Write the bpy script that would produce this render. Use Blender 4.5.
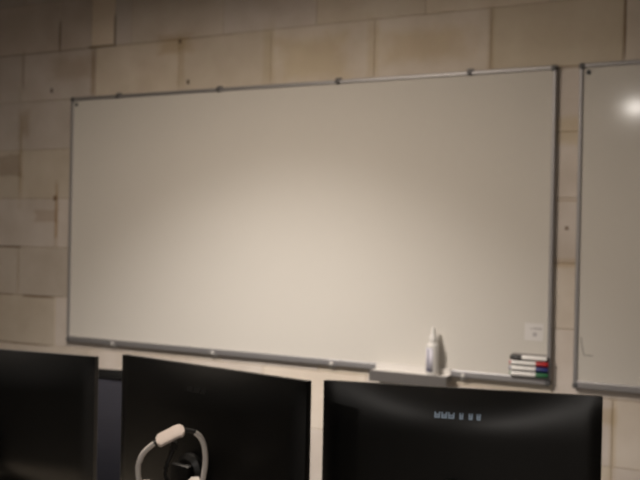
import bpy, bmesh, math, random
from mathutils import Vector, Matrix
random.seed(7)
for o in list(bpy.data.objects): bpy.data.objects.remove(o)
S = bpy.context.scene
C = S.collection
R = math.radians

# ------------------------------------------------------------------ camera
CAM = Vector((3.3298, -3.5879, 1.5123)); YAW, PITCH, ROLL = -0.493852, -0.003906, 0.019844
fwd = Vector((math.sin(YAW)*math.cos(PITCH), math.cos(YAW)*math.cos(PITCH), math.sin(PITCH)))
rgt = Vector((math.cos(YAW), -math.sin(YAW), 0)); up = rgt.cross(fwd)
r2 = rgt*math.cos(ROLL) + up*math.sin(ROLL); u2 = -rgt*math.sin(ROLL) + up*math.cos(ROLL)
cd = bpy.data.cameras.new('camera'); cam = bpy.data.objects.new('camera', cd); C.objects.link(cam)
m = Matrix((r2, u2, -fwd)).transposed().to_4x4(); m.translation = CAM; cam.matrix_world = m
cd.sensor_width = 36; cd.sensor_fit = 'HORIZONTAL'; cd.lens = 957.2/640*36
cd.clip_start = 0.05; cd.clip_end = 60
cd.dof.use_dof = True; cd.dof.focus_distance = 1.25; cd.dof.aperture_fstop = 8.0
S.camera = cam

# ------------------------------------------------------------------ world, lamps, exposure
w = bpy.data.worlds.new('room_world'); S.world = w; w.use_nodes = True
w.node_tree.nodes['Background'].inputs[0].default_value = (0.5, 0.42, 0.34, 1)
w.node_tree.nodes['Background'].inputs[1].default_value = 0.03
S.view_settings.view_transform = 'Standard'; S.view_settings.look = 'None'
S.view_settings.gamma = 1; S.view_settings.exposure = 0.0; S.view_settings.use_curve_mapping = False
CEIL = 2.72
WARM = (1.0, 0.86, 0.725); COOL = (1.0, 0.93, 0.86)
#  x, y, length, width, watts, spread(deg), colour
LAMPS = [(1.32, -1.66, 0.60, 0.30, 42.0, 176, WARM),
         (1.818, -4.878, 0.16, 0.16, 24.0, 176, COOL),
         (4.60, -6.03, 0.60, 0.60, 84.0, 170, COOL)]  # last one: unseen lamp added to lift the ambient light
#  ceiling spot aimed at the wall: position, aim, watts, cone, colour
SPOT = ((1.26, -1.75, CEIL-0.11), (1.30, 0.0, -0.9), 150.0, 86, (1.0, 0.95, 0.90))

# ------------------------------------------------------------------ helpers
def tag(o, label=None, cat=None, group=None, kind=None):
    if label: o['label'] = label
    if cat: o['category'] = cat
    if group: o['group'] = group
    if kind: o['kind'] = kind
    return o
def mat(name, col, rough=0.5, metal=0.0, noise=0.0, nscale=40, bump=0.0, bscale=200, emit=None, spec=None):
    M = bpy.data.materials.new(name); M.use_nodes = True
    nt = M.node_tree; b = nt.nodes['Principled BSDF']
    b.inputs['Base Color'].default_value = (*col, 1); b.inputs['Roughness'].default_value = rough
    b.inputs['Metallic'].default_value = metal
    if spec is not None: b.inputs['Specular IOR Level'].default_value = spec
    tc = nt.nodes.new('ShaderNodeTexCoord')
    if noise:
        n = nt.nodes.new('ShaderNodeTexNoise'); n.inputs['Scale'].default_value = nscale; n.inputs['Detail'].default_value = 4
        nt.links.new(tc.outputs['Object'], n.inputs['Vector'])
        mp = nt.nodes.new('ShaderNodeMapRange'); mp.inputs[3].default_value = 1-noise; mp.inputs[4].default_value = 1+noise
        nt.links.new(n.outputs['Fac'], mp.inputs[0])
        mx = nt.nodes.new('ShaderNodeMix'); mx.data_type = 'RGBA'; mx.blend_type = 'MULTIPLY'; mx.inputs[0].default_value = 1
        mx.inputs[6].default_value = (*col, 1); nt.links.new(mp.outputs[0], mx.inputs[7])
        nt.links.new(mx.outputs[2], b.inputs['Base Color'])
    if bump:
        n = nt.nodes.new('ShaderNodeTexNoise'); n.inputs['Scale'].default_value = bscale
        nt.links.new(tc.outputs['Object'], n.inputs['Vector'])
        bp = nt.nodes.new('ShaderNodeBump'); bp.inputs['Strength'].default_value = bump; bp.inputs['Distance'].default_value = 0.002
        nt.links.new(n.outputs['Fac'], bp.inputs['Height']); nt.links.new(bp.outputs[0], b.inputs['Normal'])
    if emit:
        b.inputs['Emission Color'].default_value = (*emit[0], 1); b.inputs['Emission Strength'].default_value = emit[1]
    return M
def box(bm, x0, x1, y0, y1, z0, z1, bev=0.0, M=None):
    r = bmesh.ops.create_cube(bm, size=1); vs = r['verts']
    for v in vs: v.co = Vector(((x0+x1)/2+v.co.x*(x1-x0), (y0+y1)/2+v.co.y*(y1-y0), (z0+z1)/2+v.co.z*(z1-z0)))
    if bev:
        es = list({e for v in vs for e in v.link_edges})
        g = bmesh.ops.bevel(bm, geom=es, offset=bev, segments=2, affect='EDGES', profile=0.5)
        vs = list({v for f in g['faces'] for v in f.verts} | {v for v in vs if v.is_valid})
    if M is not None: bmesh.ops.transform(bm, matrix=M, verts=vs)
    return vs
def cyl(bm, p0, p1, r0, r1=None, seg=24):
    p0, p1 = Vector(p0), Vector(p1); r1 = r0 if r1 is None else r1
    d = p1-p0; q = d.to_track_quat('Z', 'Y').to_matrix().to_4x4(); q.translation = (p0+p1)/2
    return bmesh.ops.create_cone(bm, cap_ends=True, segments=seg, radius1=r0, radius2=r1, depth=d.length, matrix=q)['verts']
def lathe(bm, prof, seg=32, cx=0, cy=0):
    rings = []
    for r, z in prof:
        rings.append([bm.verts.new((cx+r*math.cos(2*math.pi*i/seg), cy+r*math.sin(2*math.pi*i/seg), z)) for i in range(seg)])
    for a, b in zip(rings, rings[1:]):
        for i in range(seg): bm.faces.new((a[i], a[(i+1) % seg], b[(i+1) % seg], b[i]))
    bm.faces.new(list(reversed(rings[0]))); bm.faces.new(rings[-1])
def tube(bm, pts, rad, seg=12):
    pts = [Vector(p) for p in pts]; rings = []
    ref = Vector((0.13, 0.2, 0.97))
    for i, p in enumerate(pts):
        t = (pts[min(i+1, len(pts)-1)]-pts[max(i-1, 0)]).normalized()
        a = t.cross(ref).normalized(); b = t.cross(a)
        r = rad[i] if isinstance(rad, (list, tuple)) else rad
        rings.append([bm.verts.new(p+a*r*math.cos(2*math.pi*k/seg)+b*r*math.sin(2*math.pi*k/seg)) for k in range(seg)])
    for A, B in zip(rings, rings[1:]):
        for k in range(seg): bm.faces.new((A[k], A[(k+1) % seg], B[(k+1) % seg], B[k]))
    bm.faces.new(list(reversed(rings[0]))); bm.faces.new(rings[-1])
def ribbon(bm, pts, wdir, width, thick, nrm_c):
    """flat padded strip along pts, its width along wdir, rounded section"""
    pts = [Vector(p) for p in pts]; W = Vector(wdir).normalized(); rings = []
    n = 16
    for i, p in enumerate(pts):
        t = (pts[min(i+1, len(pts)-1)]-pts[max(i-1, 0)]).normalized(); N = W.cross(t).normalized()
        k = min(1.0, 0.55+min(i, len(pts)-1-i)*0.25)
        rings.append([bm.verts.new(p+W*(width/2*k)*math.copysign(abs(math.cos(a))**0.5, math.cos(a))+N*(thick/2)*math.copysign(abs(math.sin(a))**0.7, math.sin(a)))
                      for a in [2*math.pi*j/n for j in range(n)]])
    for A, B in zip(rings, rings[1:]):
        for k in range(n): bm.faces.new((A[k], A[(k+1) % n], B[(k+1) % n], B[k]))
    bm.faces.new(list(reversed(rings[0]))); bm.faces.new(rings[-1])
def smooth_path(P, n=8):
    P = [Vector(p) for p in P]; out = []
    Q = [P[0]*2-P[1]]+P+[P[-1]*2-P[-2]]
    for i in range(1, len(Q)-2):
        for k in range(n):
            t = k/n; a, b, c, d = Q[i-1], Q[i], Q[i+1], Q[i+2]
            out.append(0.5*((2*b)+(c-a)*t+(2*a-5*b+4*c-d)*t*t+(3*b-a-3*c+d)*t**3))
    out.append(P[-1]); return out
def obj(name, bm, m, parent=None, smooth=False):
    bmesh.ops.recalc_face_normals(bm, faces=bm.faces)
    me = bpy.data.meshes.new(name); bm.to_mesh(me); bm.free()
    o = bpy.data.objects.new(name, me); C.objects.link(o)
    if m: me.materials.append(m)
    if parent: o.parent = parent
    if smooth:
        for p in me.polygons: p.use_smooth = True
        try:
            me.set_sharp_from_angle(angle=R(35))
        except Exception: pass
    return o
def empty(name, loc, rz=0):
    o = bpy.data.objects.new(name, None); C.objects.link(o); o.location = loc; o.rotation_euler = (0, 0, rz)
    o.empty_display_size = 0.1; return o
B = bmesh.new

# ------------------------------------------------------------------ room shell
# back wall: sand-lime blocks, one mesh, every block with its own tint
X0, X1 = -1.6, 5.4; CO = 0.2463; ZB = [0.690-CO*3+CO*i for i in range(0, 12)]   # course bottoms
ZB = [z for z in ZB]                                                             # -0.02 ... 2.65
START = {2: -0.374, 3: -0.374, 4: -0.098-0.5, 5: -0.356, 6: -0.105-0.5, 7: -0.341, 8: -0.350, 9: 0.136-0.5}
TOPJ = [-1.58, -1.10, -0.60, -0.099, 0.106, 0.253, 0.355, 0.88, 1.36, 1.86, 2.36, 2.86, 3.36, 3.86, 4.36, 4.86]
SPECIAL = {}   # (course, block index) -> tint
def wall_blocks():
    bm = B(); lay = bm.verts.layers.float_color.new('tint')
    gap, dep = 0.0022, 0.0022
    vs = box(bm, X0, X1, dep, 0.12, 0, CEIL+0.02)
    for v in vs: v[lay] = (0.60, 0.53, 0.42, 1)
    for ci, z in enumerate(ZB):
        z0, z1 = max(0, z), min(CEIL+0.02, z+CO)
        if z1-z0 < 0.02: continue
        if ci == 10: js = TOPJ
        else:
            s = START.get(ci, -0.33 if ci % 2 else -0.08)
            js = []; x = s
            while x > X0: x -= 0.5
            while x < X1: js.append(x); x += 0.5
            js = [j for j in js if X0+0.05 < j < X1-0.05]
        js = [X0]+[j for j in js if X0 < j < X1]+[X1]
        for a, b in zip(js, js[1:]):
            rr = random.Random(int(a*1000)*31+ci)
            t = 0.95+rr.uniform(-0.06, 0.05); ol = rr.choice([0, 0, 0, 0.5, 1])*0.06
            if ci >= 9 and a > 1.0: ol += 0.03
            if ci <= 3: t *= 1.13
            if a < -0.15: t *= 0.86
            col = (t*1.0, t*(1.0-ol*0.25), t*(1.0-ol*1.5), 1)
            if ci == 10 and abs(a-0.106) < 0.01: col = (1.12, 1.08, 0.98, 1)
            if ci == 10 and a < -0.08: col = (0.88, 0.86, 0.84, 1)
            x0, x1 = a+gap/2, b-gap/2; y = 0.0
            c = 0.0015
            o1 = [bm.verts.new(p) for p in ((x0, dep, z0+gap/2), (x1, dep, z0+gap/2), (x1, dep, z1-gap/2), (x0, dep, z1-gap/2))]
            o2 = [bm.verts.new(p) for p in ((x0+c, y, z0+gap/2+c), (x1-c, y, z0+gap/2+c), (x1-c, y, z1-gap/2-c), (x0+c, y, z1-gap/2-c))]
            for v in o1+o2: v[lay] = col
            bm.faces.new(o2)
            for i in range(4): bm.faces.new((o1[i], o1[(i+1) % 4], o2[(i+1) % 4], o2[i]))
    return bm
# marks on the blocks: cx, cz, half width, half height, softness, multiply colour, strength
MARKS = [
    (-0.426, 1.846, 0.075, 0.055, 0.25, (0.70, 0.64, 0.60), 0.8),
    (-0.174, 1.587, 0.075, 0.030, 0.3, (0.76, 0.68, 0.60), 0.7),
    (-0.102, 1.599, 0.011, 0.135, 0.5, (0.66, 0.52, 0.36), 0.75),
    (-0.112, 1.676, 0.012, 0.012, 0.8, (0.35, 0.25, 0.16), 0.9),
    (-0.354, 1.864, 0.012, 0.20, 0.6, (0.70, 0.60, 0.44), 0.5),
    (-0.334, 2.057, 0.035, 0.06, 0.9, (0.72, 0.62, 0.50), 0.6),
    (0.121, 2.290, 0.014, 0.12, 0.5, (0.66, 0.55, 0.40), 0.7),
    (-0.017, 2.321, 0.13, 0.05, 0.8, (0.84, 0.78, 0.70), 0.8),
    (-0.099, 2.484, 0.008, 0.07, 0.5, (0.35, 0.28, 0.20), 0.8),
    (-0.345, 2.333, 0.008, 0.09, 0.5, (0.48, 0.40, 0.30), 0.6),
    (0.254, 2.482, 0.006, 0.08, 0.4, (0.28, 0.22, 0.14), 0.9),
    (0.177, 2.414, 0.085, 0.006, 0.4, (0.35, 0.28, 0.18), 0.8),
    (-0.222, 2.411, 0.30, 0.004, 0.5, (0.5, 0.42, 0.34), 0.6),
    (0.544, 2.409, 0.35, 0.003, 0.5, (0.55, 0.46, 0.36), 0.5),
    (0.650, 2.307, 0.018, 0.11, 0.9, (0.80, 0.72, 0.58), 0.6),
    (0.615, 2.393, 0.09, 0.04, 0.7, (0.78, 0.68, 0.52), 0.7),
    (0.642, 2.401, 0.008, 0.010, 0.7, (0.18, 0.14, 0.10), 1.0),
    (0.692, 2.210, 0.007, 0.009, 0.7, (0.18, 0.14, 0.10), 1.0),
    (-0.148, 2.217, 0.008, 0.010, 0.7, (0.2, 0.15, 0.12), 1.0),
    (1.124, 2.305, 0.030, 0.12, 0.9, (0.80, 0.74, 0.58), 0.5),
    (1.340, 2.273, 0.16, 0.09, 0.8, (0.88, 0.82, 0.64), 0.7),
    (1.630, 2.292, 0.025, 0.12, 0.9, (0.82, 0.76, 0.60), 0.5),
    (1.849, 2.291, 0.18, 0.06, 0.9, (0.86, 0.78, 0.60), 0.6),
    (2.136, 2.289, 0.012, 0.12, 0.8, (0.72, 0.64, 0.50), 0.5),
    (2.642, 2.297, 0.004, 0.12, 0.4, (0.32, 0.24, 0.16), 0.9),
    (2.461, 2.163, 0.06, 0.006, 0.5, (0.6, 0.52, 0.40), 0.6),
    (2.454, 1.924, 0.06, 0.05, 0.8, (0.84, 0.76, 0.54), 0.6),
    (2.455, 1.431, 0.06, 0.016, 0.9, (0.84, 0.74, 0.58), 0.6),
    (2.454, 1.664, 0.06, 0.004, 0.5, (0.70, 0.60, 0.46), 0.6),
    (2.445, 1.561, 0.007, 0.007, 0.7, (0.3, 0.22, 0.16), 0.9),
    (2.627, 0.805, 0.012, 0.14, 0.9, (0.82, 0.76, 0.62), 0.6),
    (2.591, 0.875, 0.04, 0.03, 0.9, (0.82, 0.72, 0.50), 0.5),
    (-0.383, 0.935, 0.22, 0.004, 0.5, (0.42, 0.34, 0.26), 0.8),
    (-0.209, 1.179, 0.10, 0.006, 0.6, (0.38, 0.28, 0.20), 0.8),
    (-0.455, 1.182, 0.06, 0.004, 0.6, (0.5, 0.38, 0.30), 0.6),
    (-0.446, 1.427, 0.10, 0.005, 0.5, (0.38, 0.30, 0.24), 0.8),
    (-0.356, 1.303, 0.007, 0.11, 0.5, (0.62, 0.54, 0.44), 0.5),
    (0.493, 2.257, 0.10, 0.07, 1.0, (0.9, 0.86, 0.82), 0.6),
]
def wall_material():
    M = bpy.data.materials.new('sand_lime_block'); M.use_nodes = True; nt = M.node_tree; N, L = nt.nodes, nt.links
    b = N['Principled BSDF']; b.inputs['Roughness'].default_value = 0.85
    tc = N.new('ShaderNodeTexCoord'); sx = N.new('ShaderNodeSeparateXYZ'); L.new(tc.outputs['Object'], sx.inputs[0])
    at = N.new('ShaderNodeAttribute'); at.attribute_name = 'tint'
    def mixc(fac, a, bcol, mode='MULTIPLY'):
        mx = N.new('ShaderNodeMix'); mx.data_type = 'RGBA'; mx.blend_type = mode
        if hasattr(fac, 'is_linked'): L.new(fac, mx.inputs[0])
        else: mx.inputs[0].default_value = fac
        for s, i in ((a, 6), (bcol, 7)):
            if hasattr(s, 'is_linked'): L.new(s, mx.inputs[i])
            else: mx.inputs[i].default_value = (*s, 1)
        return mx.outputs[2]
    def math_(op, a, c=None):
        n = N.new('ShaderNodeMath'); n.operation = op
        for s, i in ((a, 0), (c, 1)):
            if s is None: continue
            if hasattr(s, 'is_linked'): L.new(s, n.inputs[i])
            else: n.inputs[i].default_value = s
        return n.outputs[0]
    no = N.new('ShaderNodeTexNoise'); no.inputs['Scale'].default_value = 5; no.inputs['Detail'].default_value = 5
    L.new(tc.outputs['Object'], no.inputs['Vector'])
    rp = N.new('ShaderNodeValToRGB'); rp.color_ramp.elements[0].position = 0.35; rp.color_ramp.elements[1].position = 0.65
    rp.color_ramp.elements[0].color = (0.90, 0.87, 0.83, 1); rp.color_ramp.elements[1].color = (1.03, 1.02, 1.01, 1)
    L.new(no.outputs['Fac'], rp.inputs[0])
    n2 = N.new('ShaderNodeTexNoise'); n2.inputs['Scale'].default_value = 60; L.new(tc.outputs['Object'], n2.inputs['Vector'])
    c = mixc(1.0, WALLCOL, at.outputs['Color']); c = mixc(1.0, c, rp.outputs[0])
    wob = N.new('ShaderNodeTexNoise'); wob.inputs['Scale'].default_value = 18; L.new(tc.outputs['Object'], wob.inputs['Vector'])
    wv = math_('MULTIPLY', math_('SUBTRACT', wob.outputs['Fac'], 0.5), 0.9)
    for cx, cz, hw, hh, so, col, st in MARKS:
        dx = math_('MULTIPLY', math_('ABSOLUTE', math_('SUBTRACT', sx.outputs[0], cx)), 1/hw)
        dz = math_('MULTIPLY', math_('ABSOLUTE', math_('SUBTRACT', sx.outputs[2], cz)), 1/hh)
        d = math_('ADD', math_('MAXIMUM', dx, dz), wv)
        mr = N.new('ShaderNodeMapRange'); mr.interpolation_type = 'SMOOTHSTEP'
        mr.inputs[1].default_value = 1+so*0.6; mr.inputs[2].default_value = 1-so*0.6; mr.inputs[3].default_value = 0; mr.inputs[4].default_value = st
        L.new(d, mr.inputs[0])
        c = mixc(mr.outputs[0], c, col)
    L.new(c, b.inputs['Base Color'])
    bp = N.new('ShaderNodeBump'); bp.inputs['Strength'].default_value = 0.35; bp.inputs['Distance'].default_value = 0.002
    L.new(n2.outputs['Fac'], bp.inputs['Height']); L.new(bp.outputs[0], b.inputs['Normal'])
    return M
WALLCOL = (0.71, 0.65, 0.60)
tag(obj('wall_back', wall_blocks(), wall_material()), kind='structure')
m_plain = mat('painted_plaster', (0.22, 0.20, 0.18), 0.9, noise=0.04, nscale=3, bump=0.2)
m_ceil = mat('ceiling_tile', (0.62, 0.60, 0.56), 0.9, noise=0.05, nscale=60, bump=0.3)
m_floor = mat('grey_linoleum', (0.13, 0.125, 0.12), 0.5, noise=0.15, nscale=25)
YF = -8.0
for nm, a in (('floor', (X0, X1, YF, 0.12, -0.1, 0)), ('ceiling', (X0, X1, YF, 0.12, CEIL+0.0201, CEIL+0.12)),
              ('wall_left', (X0-0.1, X0, YF, 0.12, -0.1, CEIL+0.12)), ('wall_right', (X1, X1+0.1, YF, 0.12, -0.1, CEIL+0.12)),
              ('wall_front', (X0, X1, YF-0.1, YF, -0.1, CEIL+0.12))):
    bm = B(); box(bm, *a); tag(obj(nm, bm, {'floor': m_floor, 'ceiling': m_ceil}.get(nm, m_plain)), kind='structure')

# ------------------------------------------------------------------ ceiling lamps
m_house = mat('lamp_white_metal', (0.7, 0.7, 0.68), 0.4)
lab = ['small ceiling lamp nearest to the wall with the whiteboards', 'small square ceiling lamp far behind the camera', 'large square ceiling lamp added far behind the camera for ambient light']
for i, (x, y, lx, ly, wt, sp, colr) in enumerate(LAMPS):
    t = tag(empty('ceiling_lamp', (x, y, CEIL-0.06)), lab[i], 'lamp', 'ceiling lamps')
    bm = B(); e = 0.02
    box(bm, -lx/2-e, lx/2+e, -ly/2-e, ly/2+e, 0.012, 0.08)
    for s in (-1, 1):
        box(bm, s*(lx/2+e/2)-e/2, s*(lx/2+e/2)+e/2, -ly/2-e, ly/2+e, 0, 0.012)
        box(bm, -lx/2, lx/2, s*(ly/2+e/2)-e/2, s*(ly/2+e/2)+e/2, 0, 0.012)
    obj('housing', bm, m_house, t)
    bm = B(); box(bm, -lx/2, lx/2, -ly/2, ly/2, 0.007, 0.011)
    obj('diffuser', bm, mat('lamp_diffuser', (0.8, 0.8, 0.78), 0.6, emit=(colr, 1.5)), t)
    ld = bpy.data.lights.new('lamp_light', 'AREA'); ld.shape = 'RECTANGLE'; ld.size = lx; ld.size_y = ly
    ld.energy = wt; ld.color = colr; ld.spread = R(sp)
    lo = bpy.data.objects.new('lamp_light', ld); C.objects.link(lo); lo.parent = t; lo.location = (0, 0, 0.004)

sl = tag(empty('ceiling_spotlight', SPOT[0]), 'small round ceiling spotlight aimed at the lower part of the wall', 'lamp')
aim = (Vector(SPOT[1])-Vector(SPOT[0])).normalized(); Q = aim.to_track_quat('Z', 'Y').to_matrix().to_4x4()
bm = B(); lathe(bm, [(0.028, -0.07), (0.034, -0.06), (0.040, 0.010), (0.037, 0.010), (0.034, -0.002), (0.001, -0.003)], 32)
bmesh.ops.transform(bm, matrix=Q, verts=bm.verts); obj('spot_head', bm, m_house, sl, True)
bm = B(); cyl(bm, -aim*0.06+Vector((0, 0, 0.02)), (0, 0.01, 0.105), 0.008); cyl(bm, (0, 0.01, 0.100), (0, 0.01, 0.1295), 0.045); obj('bracket', bm, m_house, sl, True)
ld = bpy.data.lights.new('spot_light', 'SPOT'); ld.energy = SPOT[2]; ld.spot_size = R(SPOT[3]); ld.spot_blend = 1.0; ld.shadow_soft_size = 0.03; ld.color = SPOT[4]
lo = bpy.data.objects.new('spot_light', ld); C.objects.link(lo); lo.parent = sl; lo.matrix_local = Matrix.Translation(aim*0.045) @ (-aim).to_track_quat('Z', 'Y').to_matrix().to_4x4()

# ------------------------------------------------------------------ whiteboards
m_board = mat('enamel_white', (0.70, 0.67, 0.62), 0.10, noise=0.015, nscale=3, spec=0.5)
m_alu = mat('brushed_aluminium', (0.42, 0.41, 0.42), 0.5, metal=0.75, noise=0.06, nscale=90)
m_clip = mat('clip_pale_metal', (0.62, 0.60, 0.58), 0.5)
m_cap = mat('dark_grey_plastic', (0.10, 0.10, 0.105), 0.45)
m_screw = mat('black_screw', (0.02, 0.025, 0.035), 0.35)
m_ink = mat('dried_marker_ink', (0.10, 0.09, 0.09), 0.7)
def whiteboard(x, label, clips):
    t = tag(empty('whiteboard', (x, -0.002, 0.97)), label, 'whiteboard', 'whiteboards on the block wall')
    W, H = 2.4, 1.2
    bm = B(); box(bm, 0.010, W-0.010, -0.013, 0, 0.02, H-0.010, 0.0005); obj('writing_surface', bm, m_board, t)
    for nm, a in (('bottom', (0.014, W-0.014, -0.022, 0, 0.0, 0.027)), ('top', (0.014, W-0.014, -0.020, 0, H-0.016, H)),
                  ('left', (0, 0.0145, -0.020, 0, 0.014, H-0.014)), ('right', (W-0.0145, W, -0.020, 0, 0.014, H-0.014))):
        bm = B(); box(bm, *a, 0.004)
        obj('frame_rail', bm, m_alu, t)
    for cx in (0, 1):
        for cz in (0, 1):
            bm = B(); x0 = cx*(W-0.02); z0 = cz*(H-0.02)
            box(bm, x0-0.0015, x0+0.0215, -0.0235, 0.0, z0-0.0015, z0+0.0215, 0.006); obj('corner_cap', bm, m_cap, t, True)
    for cx in (0.033, W-0.033):
        bm = B(); lathe(bm, [(0.0085, 0), (0.0085, 0.003), (0.006, 0.0045)], 20)
        bmesh.ops.transform(bm, matrix=Matrix.Translation((cx, -0.013, H-0.034)) @ Matrix.Rotation(R(90), 4, 'X'), verts=bm.verts)
        if cx < 1: obj('corner_screw', bm, m_screw, t, True)
        else: bm.free()
    for c in clips:
        for z, s in ((0, -1), (H, 1)):
            bm = B(); box(bm, c-0.012, c+0.012, -0.015, 0, min(z-s*0.001, z+s*0.009), max(z-s*0.001, z+s*0.009), 0.002)
            box(bm, c-0.008, c+0.008, -0.029, -0.019, z-s*0.010-0.007, z-s*0.010+0.007, 0.002)
            obj('mounting_clip', bm, m_clip if z == 0 else m_cap, t)
    return t
wb1 = whiteboard(0.0, 'wide empty whiteboard with pen tray, bottle and markers on its lower right', (0.295, 0.875, 1.478, 2.058))
wb2 = whiteboard(2.484, 'whiteboard cut off at the right, bearing a small L-shaped ink line and lamp glare', (0.295, 0.875, 1.478, 2.058))
# the L-shaped ink line on the second board
bm = B(); pts = smooth_path([(0.025, 0, 0.189), (0.030, 0, 0.156), (0.036, 0, 0.128), (0.042, 0, 0.123), (0.052, 0, 0.123), (0.070, 0, 0.123)], 5)
for a, b in zip(pts, pts[1:]):
    d = (b-a).normalized(); n = Vector((-d.z, 0, d.x))*0.0011
    q = [a-n, b-n, b+n, a+n]
    f = [bm.verts.new((p.x, -0.0132, p.z)) for p in q]; bm.faces.new(f)
    g = [bm.verts.new((p.x, -0.0137, p.z)) for p in q]; bm.faces.new(g)
    for i in range(4): bm.faces.new((f[i], f[(i+1) % 4], g[(i+1) % 4], g[i]))
tag(obj('ink_line', bm, m_ink, wb2), 'thin dark L-shaped ink line')

# pen tray hooked over the bottom rail
m_tray = mat('tray_aluminium', (0.18, 0.17, 0.165), 0.42, metal=0.35)
m_traytop = mat('tray_white_lining', (0.72, 0.69, 0.655), 0.4)
tr = tag(empty('pen_tray', (1.684, -0.026, 0.970)), 'shallow aluminium pen tray hooked on the lower rail of the wide whiteboard', 'tray')
bm = B(); box(bm, 0, 0.325, -0.054, -0.003, 0.0, 0.006, 0.0015); obj('tray_floor', bm, m_traytop, tr)
bm = B(); box(bm, 0.0, 0.325, -0.0028, 0.0, 0.0, 0.031, 0.0008); box(bm, 0.0, 0.325, -0.003, 0.0100, 0.0285, 0.031); obj('hook_plate', bm, m_traytop, tr)
bm = B(); box(bm, 0.0, 0.325, -0.058, -0.054, -0.038, 0.007, 0.0015); obj('front_lip', bm, m_tray, tr)
for x in (-0.003, 0.325):
    bm = B(); v = [(x, -0.058, -0.038), (x, -0.058, 0.007), (x, 0, 0.007), (x, 0, -0.012)]
    a = [bm.verts.new(p) for p in v]; b = [bm.verts.new((p[0]+0.003, p[1], p[2])) for p in v]
    bm.faces.new(a); bm.faces.new(b)
    for i in range(4): bm.faces.new((a[i], a[(i+1) % 4], b[(i+1) % 4], b[i]))
    obj('end_cap', bm, m_tray, tr)

# cleaner bottle on the tray
m_bot = mat('white_bottle_plastic', (0.72, 0.70, 0.67), 0.35)
m_lab = mat('pale_lilac_label', (0.62, 0.60, 0.67), 0.5)
m_txt = mat('label_print', (0.07, 0.07, 0.14), 0.6)
bt = tag(empty('spray_bottle', (1.942, -0.055, 0.9762)), 'white cleaner bottle with a pointed nozzle standing on the pen tray', 'bottle')
bm = B(); lathe(bm, [(0.023, 0), (0.0255, 0.003), (0.0255, 0.113), (0.0245, 0.119), (0.019, 0.125), (0.0135, 0.129), (0.0135, 0.131)]); obj('bottle_body', bm, m_bot, bt, True)
bm = B(); lathe(bm, [(0.0165, 0.130), (0.0168, 0.146), (0.0130, 0.152), (0.0095, 0.164), (0.0070, 0.182), (0.0052, 0.187), (0.0030, 0.188)], 28)
obj('nozzle', bm, m_bot, bt, True)
bm = B(); seg = 18; A0, A1 = R(-165), R(-66); rr = 0.0258
ring = [[], []]
for i in range(seg+1):
    a = A0+(A1-A0)*i/seg
    for k, z in enumerate((0.012, 0.106)): ring[k].append(bm.verts.new((rr*math.cos(a), rr*math.sin(a), z)))
for i in range(seg): bm.faces.new((ring[0][i], ring[0][i+1], ring[1][i+1], ring[1][i]))
lb = obj('label', bm, m_lab, bt, True)
sd = lb.modifiers.new('s', 'SOLIDIFY'); sd.thickness = 0.0004; sd.offset = 1
bm = B(); rnd = random.Random(3)
def lab_mark(a0, a1, z0, z1):
    n = 4; q = []
    for i in range(n+1):
        a = a0+(a1-a0)*i/n
        q.append((bm.verts.new((0.02625*math.cos(a), 0.02625*math.sin(a), z0)), bm.verts.new((0.02625*math.cos(a), 0.02625*math.sin(a), z1))))
    for i in range(n): bm.faces.new((q[i][0], q[i+1][0], q[i+1][1], q[i][1]))
z = 0.036
while z < 0.100:                      # vertical lettering running up the label
    h = rnd.uniform(0.0035, 0.006); lab_mark(R(-118), R(-100), z, z+h*0.45); lab_mark(R(-118), R(-111), z, z+h); lab_mark(R(-106), R(-100), z, z+h*0.9); z += h+0.0022
lab_mark(R(-120), R(-98), 0.017, 0.028)
obj('label_print', bm, m_txt, lb)

# sticker
st = obj('sticker', (lambda bm: (box(bm, -0.036, 0.036, -0.0006, 0, -0.033, 0.033), bm)[1])(B()), mat('sticker_paper', (0.76, 0.735, 0.72), 0.6))
st.location = (2.333, -0.0152, 1.166); st.rotation_euler = (0, R(0.5), 0)
tag(st, 'small pale square sticker with faint print stuck above the markers', 'sticker')
bm = B()
for i in range(7): box(bm, 0.000+i*0.0045, 0.0033+i*0.0045, -0.0009, -0.0006, 0.010+0.0, 0.0165)
for i in range(3): box(bm, -0.016+i*0.005, -0.0125+i*0.005, -0.0009, -0.0006, 0.011, 0.0135)
obj('print', bm, mat('sticker_print', (0.36, 0.33, 0.33), 0.6), st)
bm = B(); lathe(bm, [(0.0085, 0), (0.0085, 0.0003)], 20); bmesh.ops.transform(bm, matrix=Matrix.Translation((0.004, -0.0006, -0.009)) @ Matrix.Rotation(R(90), 4, 'X'), verts=bm.verts)
obj('emblem', bm, mat('sticker_emblem', (0.50, 0.475, 0.48), 0.6), st)

# marker rack + four markers
m_rack = mat('grey_rack_plastic', (0.30, 0.28, 0.27), 0.5)
rk = tag(empty('marker_rack', (2.249, -0.0152, 1.0015)), 'slim grey rack holding four markers at the lower right of the whiteboard', 'holder')
bm = B(); box(bm, 0.004, 0.134, -0.005, 0, -0.001, 0.082, 0.001); obj('back_plate', bm, m_rack, rk)
for i in range(4):
    bm = B(); z0 = 0.0208*i-0.0040
    box(bm, 0.002, 0.134, -0.022, -0.0045, z0, z0+0.0028, 0.0008); obj('shelf', bm, m_rack, rk)
m_barrel = mat('white_marker_barrel', (0.86, 0.84, 0.82), 0.3)
MK = [('green', (0.010, 0.125, 0.045), 1, 'lowest of the four'), ('blue', (0.018, 0.026, 0.150), 1, 'second from the bottom'),
      ('red', (0.42, 0.012, 0.016), 1, 'just under the black one'), ('black', (0.012, 0.011, 0.011), -1, 'topmost, facing the other way')]
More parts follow.
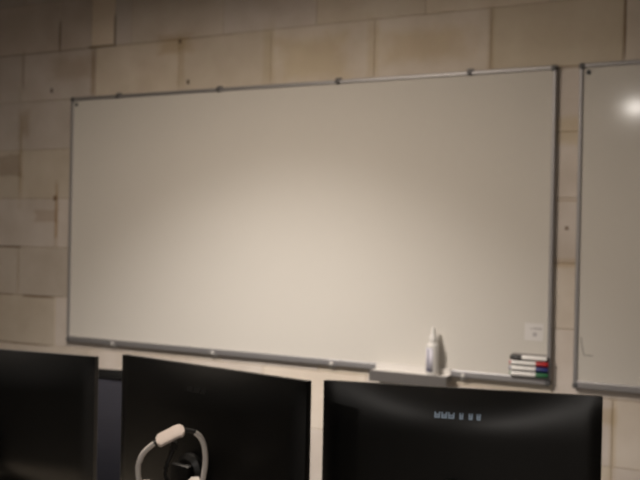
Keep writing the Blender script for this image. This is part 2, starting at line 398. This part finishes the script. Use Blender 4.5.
for i, (nm, colr, di, where) in enumerate(MK):
    t = tag(empty('whiteboard_marker', (2.3215, -0.015-0.0180, 0.9965+0.0208*i+0.0095)),
            f'white marker with {nm} cap in the rack, {where}', 'marker', 'markers in the rack')
    t.scale = (1.03, 0.90, 0.90); t.rotation_euler = (0, 0, 0 if di > 0 else math.pi)
    mc = mat(f'{nm}_cap_plastic', colr, 0.35); mr_ = mat(f'{nm}_ring', tuple(0.5*c+0.02 for c in colr), 0.45)
    bm = B(); rx = Matrix.Rotation(R(90), 4, 'Y')
    lathe(bm, [(0.0093, -0.066), (0.0095, -0.064), (0.0095, 0.030), (0.0085, 0.034), (0.007, 0.040)], 24)
    bmesh.ops.transform(bm, matrix=rx, verts=bm.verts); obj('barrel', bm, m_barrel, t, True)
    bm = B(); lathe(bm, [(0.0098, 0.026), (0.0100, 0.028), (0.0096, 0.066), (0.0082, 0.070), (0.004, 0.0715)], 24)
    bmesh.ops.transform(bm, matrix=rx, verts=bm.verts)
    box(bm, 0.036, 0.068, -0.0015, 0.0015, 0.009, 0.0108, 0.0006)
    obj('cap', bm, mc, t, True)
    bm = B(); lathe(bm, [(0.007, -0.0725), (0.0086, -0.071), (0.0091, -0.0655)], 24)
    bmesh.ops.transform(bm, matrix=rx, verts=bm.verts); obj('end_plug', bm, mc, t, True)

# ------------------------------------------------------------------ desk
m_desk = mat('desk_laminate', (0.42, 0.37, 0.30), 0.45, noise=0.06, nscale=12)
m_leg = mat('desk_steel', (0.10, 0.10, 0.10), 0.4, metal=0.6)
DZ = 0.73
dk = tag(empty('desk', (2.13, -1.70, 0)), 'long desk carrying the three black monitors', 'desk')
bm = B(); box(bm, -1.25, 1.25, -0.45, 0.42, DZ-0.025, DZ, 0.003); obj('desk_top', bm, m_desk, dk)
for sx in (-1, 1):
    for sy in (-1, 1):
        bm = B(); box(bm, sx*1.16-0.02, sx*1.16+0.02, sy*0.34-0.02, sy*0.34+0.02, 0, DZ-0.0255, 0.003); obj('leg', bm, m_leg, dk)
bm = B(); box(bm, -1.135, 1.135, 0.30, 0.32, DZ-0.40, DZ-0.0255); obj('modesty_panel', bm, m_leg, dk)

# ------------------------------------------------------------------ monitors (backs to the camera)
m_black = mat('black_matte_plastic', (0.0022, 0.0022, 0.0022), 0.37, noise=0.05, nscale=200, spec=0.40)
m_rim = mat('black_rim_plastic', (0.010, 0.009, 0.009), 0.5)
m_screen = mat('dark_screen_glass', (0.004, 0.004, 0.005), 0.25)
m_lit = mat('lit_screen', (0.01, 0.01, 0.01), 0.3, emit=((1.0, 0.96, 0.90), 8.0))
m_logo = mat('blue_silver_logo', (0.32, 0.42, 0.55), 0.35, metal=0.3)
m_logod = mat('dark_logo', (0.001, 0.001, 0.001), 0.6, spec=0.2)
def shell_h(u, v, H=0.36, bulge=0.040, slope=0.055):
    def s(d, l):
        q = min(1, max(0, d/l)); return 1-(1-q)**2
    return 0.007+bulge*(0.35*s(min(u, 1-u)*0.6, 0.03)+0.65*(0.5-0.5*math.cos(2*math.pi*u))**0.8)*s((1-v)*H, slope+0.05)*s(v*H, 0.08)
def monitor(A, D, ztop, label, lit, W=0.613, H=0.36, bulge=0.040, slope=0.055):
    """A = top corner position (xy) the width starts at, D = direction angle; back faces -y locally"""
    ax, ay = A; ang = R(D)
    cx, cy = ax+math.cos(ang)*W/2, ay+math.sin(ang)*W/2
    t = tag(empty('monitor', (cx, cy, DZ), ang), label, 'monitor', 'black monitors on the desk')
    zt = ztop-DZ; zb = zt-H
    # rear shell: heightfield, thin at the rim, fuller towards the middle
    nx, nz = 40, 26; bm = B(); g = {}
    for i in range(nx+1):
        for j in range(nz+1):
            u = i/nx; v = j/nz; x = (u-0.5)*W; z = zb+v*H; h = shell_h(u, v, H, bulge, slope)
            g[i, j] = bm.verts.new((x, -h, z))
    f0 = {}
    for i in range(nx+1):
        for j in range(nz+1):
            if i in (0, nx) or j in (0, nz): f0[i, j] = bm.verts.new((g[i, j].co.x, 0, g[i, j].co.z))
    for i in range(nx):
        for j in range(nz): bm.faces.new((g[i, j], g[i+1, j], g[i+1, j+1], g[i, j+1]))
    rim = [(i, 0) for i in range(nx)]+[(nx, j) for j in range(nz)]+[(i, nz) for i in range(nx, 0, -1)]+[(0, j) for j in range(nz, 0, -1)]
    for a, b in zip(rim, rim[1:]+rim[:1]): bm.faces.new((g[a], g[b], f0[b], f0[a]))
    bm.faces.new([f0[a] for a in rim])
    obj('back_shell', bm, m_black, t, True)
    bm = B(); box(bm, -W/2, W/2, 0.0005, 0.010, zb, zt, 0.002); bz = obj('bezel', bm, m_rim, t)
    bm = B(); box(bm, -W/2+0.008, W/2-0.008, 0.0101, 0.0112, zb+0.018, zt-0.008); obj('screen', bm, m_lit if lit else m_screen, t)
    # stand
    yb = -bulge-0.007
    bm = B(); lathe(bm, [(0.040, -0.01), (0.042, 0.003), (0.040, 0.012), (0.030, 0.020)], 32)
    bmesh.ops.transform(bm, matrix=Matrix.Translation((0, yb+0.001, zb+H*0.36)) @ Matrix.Rotation(R(90), 4, 'X'), verts=bm.verts); obj('stand_mount', bm, m_black, t, True)
    bm = B(); box(bm, -0.030, 0.030, yb-0.042, yb-0.020, 0.011, zb+H*0.42+0.0, 0.008); obj('stand_neck', bm, m_black, t, True)
    bm = B(); box(bm, -0.13, 0.13, yb-0.025, yb+0.17, 0.0005, 0.011, 0.004); obj('stand_base', bm, m_black, t, True)
    return t, yb
def shell_marks(t, zt, dz, marks, m, name='logo', W=0.613, dx=0.0, out=0.0006):
    """raised characters that follow the curved shell; dz = distance below the top edge"""
    bm = B()
    for x0, x1, z0, z1 in marks:
        n = max(1, round((x1-x0)/0.004)); g = []
        for i in range(n+1):
            x = dx+x0+(x1-x0)*i/n; col = []
            for z in (z0-dz, z1-dz):
                h = shell_h(x/W+0.5, 1+z/0.36)
                col.append((bm.verts.new((x, -h-out, zt-DZ+z)), bm.verts.new((x, -h+0.002, zt-DZ+z))))
            g.append(col)
        for a, b in zip(g, g[1:]):
            bm.faces.new((a[0][0], b[0][0], b[1][0], a[1][0])); bm.faces.new((a[0][1], a[1][1], b[1][1], b[0][1]))
            bm.faces.new((a[0][0], a[0][1], b[0][1], b[0][0])); bm.faces.new((a[1][0], b[1][0], b[1][1], a[1][1]))
        for a in (g[0], g[-1]): bm.faces.new((a[0][0], a[1][0], a[1][1], a[0][1]))
    return obj(name, bm, m, t)
m1, yb1 = monitor((1.657-0.613*math.cos(R(6.6)), -1.683-0.613*math.sin(R(6.6))), 6.6, 1.19, 'black monitor back cut off at the left edge of the photo', False)
m2, yb2 = monitor((1.784, -1.726), -11.1, 1.210, 'black monitor back in the middle, behind the white headset', False, W=0.597)
m3, yb3 = monitor((2.312, -1.662), 13.8, 1.185, 'black monitor back at the right with a small bluish logo', False, W=0.608)
def glyphs(h):
    # three tightly set characters, then three apart, blurred beyond reading in the photo
    out = []; x = -0.055
    for w_, gap in ((0.012, 0.003), (0.012, 0.003), (0.013, 0.011), (0.008, 0.012), (0.008, 0.009), (0.008, 0)):
        out += [(x, x+0.0025, 0, h), (x+w_-0.0025, x+w_, 0, h), (x, x+w_, 0, h*0.28), (x, x+w_, h*0.42, h*0.62)]
        x += w_+gap
    return out
tag(shell_marks(m3, 1.185, 0.061, glyphs(0.0125), m_logo, dx=0.008), 'bluish silver logo')
shell_marks(m1, 1.19, 0.098, [(-0.030, 0.012, 0, 0.009)], m_logod)
shell_marks(m2, 1.210, 0.056, [(-0.034, -0.014, 0, 0.012), (-0.009, 0.011, 0, 0.012), (0.016, 0.030, 0, 0.012)], m_logod, W=0.595)

# ------------------------------------------------------------------ headset on its stand in front of monitor 2
m_hw = mat('white_headset_plastic', (0.60, 0.56, 0.53), 0.45)
m_pad = mat('light_grey_pad', (0.52, 0.45, 0.41), 0.7, bump=0.2)
m_hj = mat('black_hinge', (0.008, 0.008, 0.008), 0.5)
hx, hy = 2.143, -1.998
hs = tag(empty('headset_stand', (hx, hy, DZ)), 'slim black stand under the white headset', 'stand')
bm = B(); lathe(bm, [(0.046, 0.0005), (0.046, 0.007), (0.042, 0.010)], 32); obj('base', bm, m_black, hs, True)
n_ = Vector((0.68, -0.68, -0.27)).normalized()                  # width direction of the band
APX = Vector((-0.0009, -0.0008, 0.3755))
bm = B(); tube(bm, smooth_path([(0, 0, 0.010), (0, 0, 0.12), (0, 0, 0.24), (-0.012, -0.012, 0.29), APX+Vector((0, 0, -0.036))], 5), 0.005); obj('post', bm, m_black, hs, True)
bm = B(); c0 = APX+Vector((0.0, 0.0, -0.0225)); cyl(bm, c0-n_*0.016, c0+n_*0.016, 0.0075); obj('yoke', bm, m_black, hs, True)
he = tag(empty('headset', (hx, hy, 0.88)), 'white headset with padded band hanging before the middle monitor', 'headset')
HP = [[-0.0514, -0.0499, 0.1501], [-0.0488, -0.0474, 0.1702], [-0.044, -0.0427, 0.1842], [-0.0362, -0.0351, 0.1949], [-0.029, -0.0282, 0.2027], [-0.0247, -0.024, 0.2055], [-0.0161, -0.0156, 0.2122], [-0.0059, -0.0057, 0.2189], [0.0042, 0.0042, 0.2255], [0.0145, 0.0142, 0.2281], [0.0249, 0.0242, 0.2255], [0.0309, 0.0301, 0.2221], [0.0384, 0.0374, 0.2124], [0.044, 0.0427, 0.1976], [0.0464, 0.0451, 0.1788], [0.0467, 0.0455, 0.1518]]
HP = [Vector(p) for p in HP]
bm = B(); ribbon(bm, smooth_path(HP[5:10], 5), n_, 0.050, 0.010, None); obj('head_pad', bm, m_pad, he, True)
bl = HP[0]+Vector((0.004, 0.004, -0.055)); br = HP[15]+Vector((-0.006, -0.006, -0.055))
for path, b_, sg in (([bl]+HP[0:5], bl, 1), (HP[11:16]+[br], br, -1)):
    bm = B(); tube(bm, smooth_path(path, 5), 0.0056); obj('arm', bm, m_hw, he, True)
    ax_ = Vector((0.72, 0.70, 0))*sg; cc = b_+ax_*0.012
    bm = B(); lathe(bm, [(0.026, -0.012), (0.033, -0.008), (0.033, 0.006), (0.026, 0.014)], 32)
    q = ax_.to_track_quat('Z', 'Y').to_matrix().to_4x4(); q.translation = cc
    bmesh.ops.transform(bm, matrix=q, verts=bm.verts); obj('ear_cup', bm, m_hw, he, True)
for pp in (HP[3:6], HP[9:13]):
    bm = B(); tube(bm, smooth_path(pp, 4), 0.0046); obj('hinge', bm, m_hj, he, True)

# ------------------------------------------------------------------ chair between desk and wall
m_mesh = bpy.data.materials.new('blue_black_mesh'); m_mesh.use_nodes = True
nt = m_mesh.node_tree; bs = nt.nodes['Principled BSDF']; bs.inputs['Roughness'].default_value = 0.8
tcn = nt.nodes.new('ShaderNodeTexCoord'); wv_ = nt.nodes.new('ShaderNodeTexWave'); wv_.bands_direction = 'Z'; wv_.inputs['Scale'].default_value = 28
nt.links.new(tcn.outputs['Object'], wv_.inputs['Vector']); rp_ = nt.nodes.new('ShaderNodeValToRGB')
rp_.color_ramp.elements[0].color = (0.004, 0.004, 0.009, 1); rp_.color_ramp.elements[1].color = (0.011, 0.011, 0.021, 1)
nt.links.new(wv_.outputs['Fac'], rp_.inputs[0]); nt.links.new(rp_.outputs[0], bs.inputs['Base Color'])
m_cblack = mat('chair_black_plastic', (0.003, 0.003, 0.003), 0.6, spec=0.15)
ch = tag(empty('office_chair', (1.08, -0.82, 0), R(2)), 'dark blue mesh office chair between the left and middle monitors', 'chair')
yb = -0.24
def back_patch(w_, z0, z1, th, curve=0.05, y0=yb, n=14):
    bm = B(); rows = []
    for j in range(9):
        z = z0+(z1-z0)*j/8; ring = []
        for i in range(n+1):
            u = i/n*2-1; ww = w_*(1-0.08*(j/8)**2); x = u*ww/2
            y = y0+curve*u*u*1.0-0.02*math.sin(math.pi*(z-0.5)/0.6)
            ring.append((bm.verts.new((x, y, z)), bm.verts.new((x, y+th, z))))
        rows.append(ring)
    for a, b in zip(rows, rows[1:]):
        for i in range(n):
            bm.faces.new((a[i][0], a[i+1][0], b[i+1][0], b[i][0])); bm.faces.new((a[i][1], b[i][1], b[i+1][1], a[i+1][1]))
        for e in (0, n): bm.faces.new((a[e][0], b[e][0], b[e][1], a[e][1]))
    for r_ in (rows[0], rows[-1]):
        for i in range(n): bm.faces.new((r_[i][0], r_[i][1], r_[i+1][1], r_[i+1][0]))
    return bm
CZ = 1.043
obj('backrest', back_patch(0.46, 0.55, CZ-0.026, 0.012), m_mesh, ch, True)
obj('top_rail', back_patch(0.46, CZ-0.0255, CZ, 0.020, y0=yb-0.004), m_cblack, ch, True)
for s_ in (-1, 1):
    bm = B(); tube(bm, smooth_path([(s_*0.20, yb+0.026, 0.48), (s_*0.225, yb+0.026, 0.58), (s_*0.222, yb+0.022, 0.80), (s_*0.205, yb+0.028, CZ-0.01)], 6), 0.013); obj('back_upright', bm, m_cblack, ch, True)
bm = B(); box(bm, -0.24, 0.24, -0.22, 0.24, 0.44, 0.50, 0.022); obj('seat', bm, m_mesh, ch, True)
bm = B(); cyl(bm, (0, 0, 0.09), (0, 0, 0.44), 0.028, 0.022); box(bm, -0.20, 0.20, -0.225, -0.16, 0.415, 0.44, 0.004); obj('gas_column', bm, m_cblack, ch, True)
bm = B()
for i in range(5):
    a = 2*math.pi*i/5+0.3; cyl(bm, (0, 0, 0.10), (0.29*math.cos(a), 0.29*math.sin(a), 0.070), 0.022, 0.014)
obj('star_base', bm, m_cblack, ch, True)
for i in range(5):
    a = 2*math.pi*i/5+0.3; x, y = 0.29*math.cos(a), 0.29*math.sin(a)
    bm = B(); n = Vector((-math.sin(a), math.cos(a), 0)); cyl(bm, Vector((x, y, 0.028))-n*0.02, Vector((x, y, 0.028))+n*0.02, 0.027); obj('caster', bm, m_cblack, ch, True)
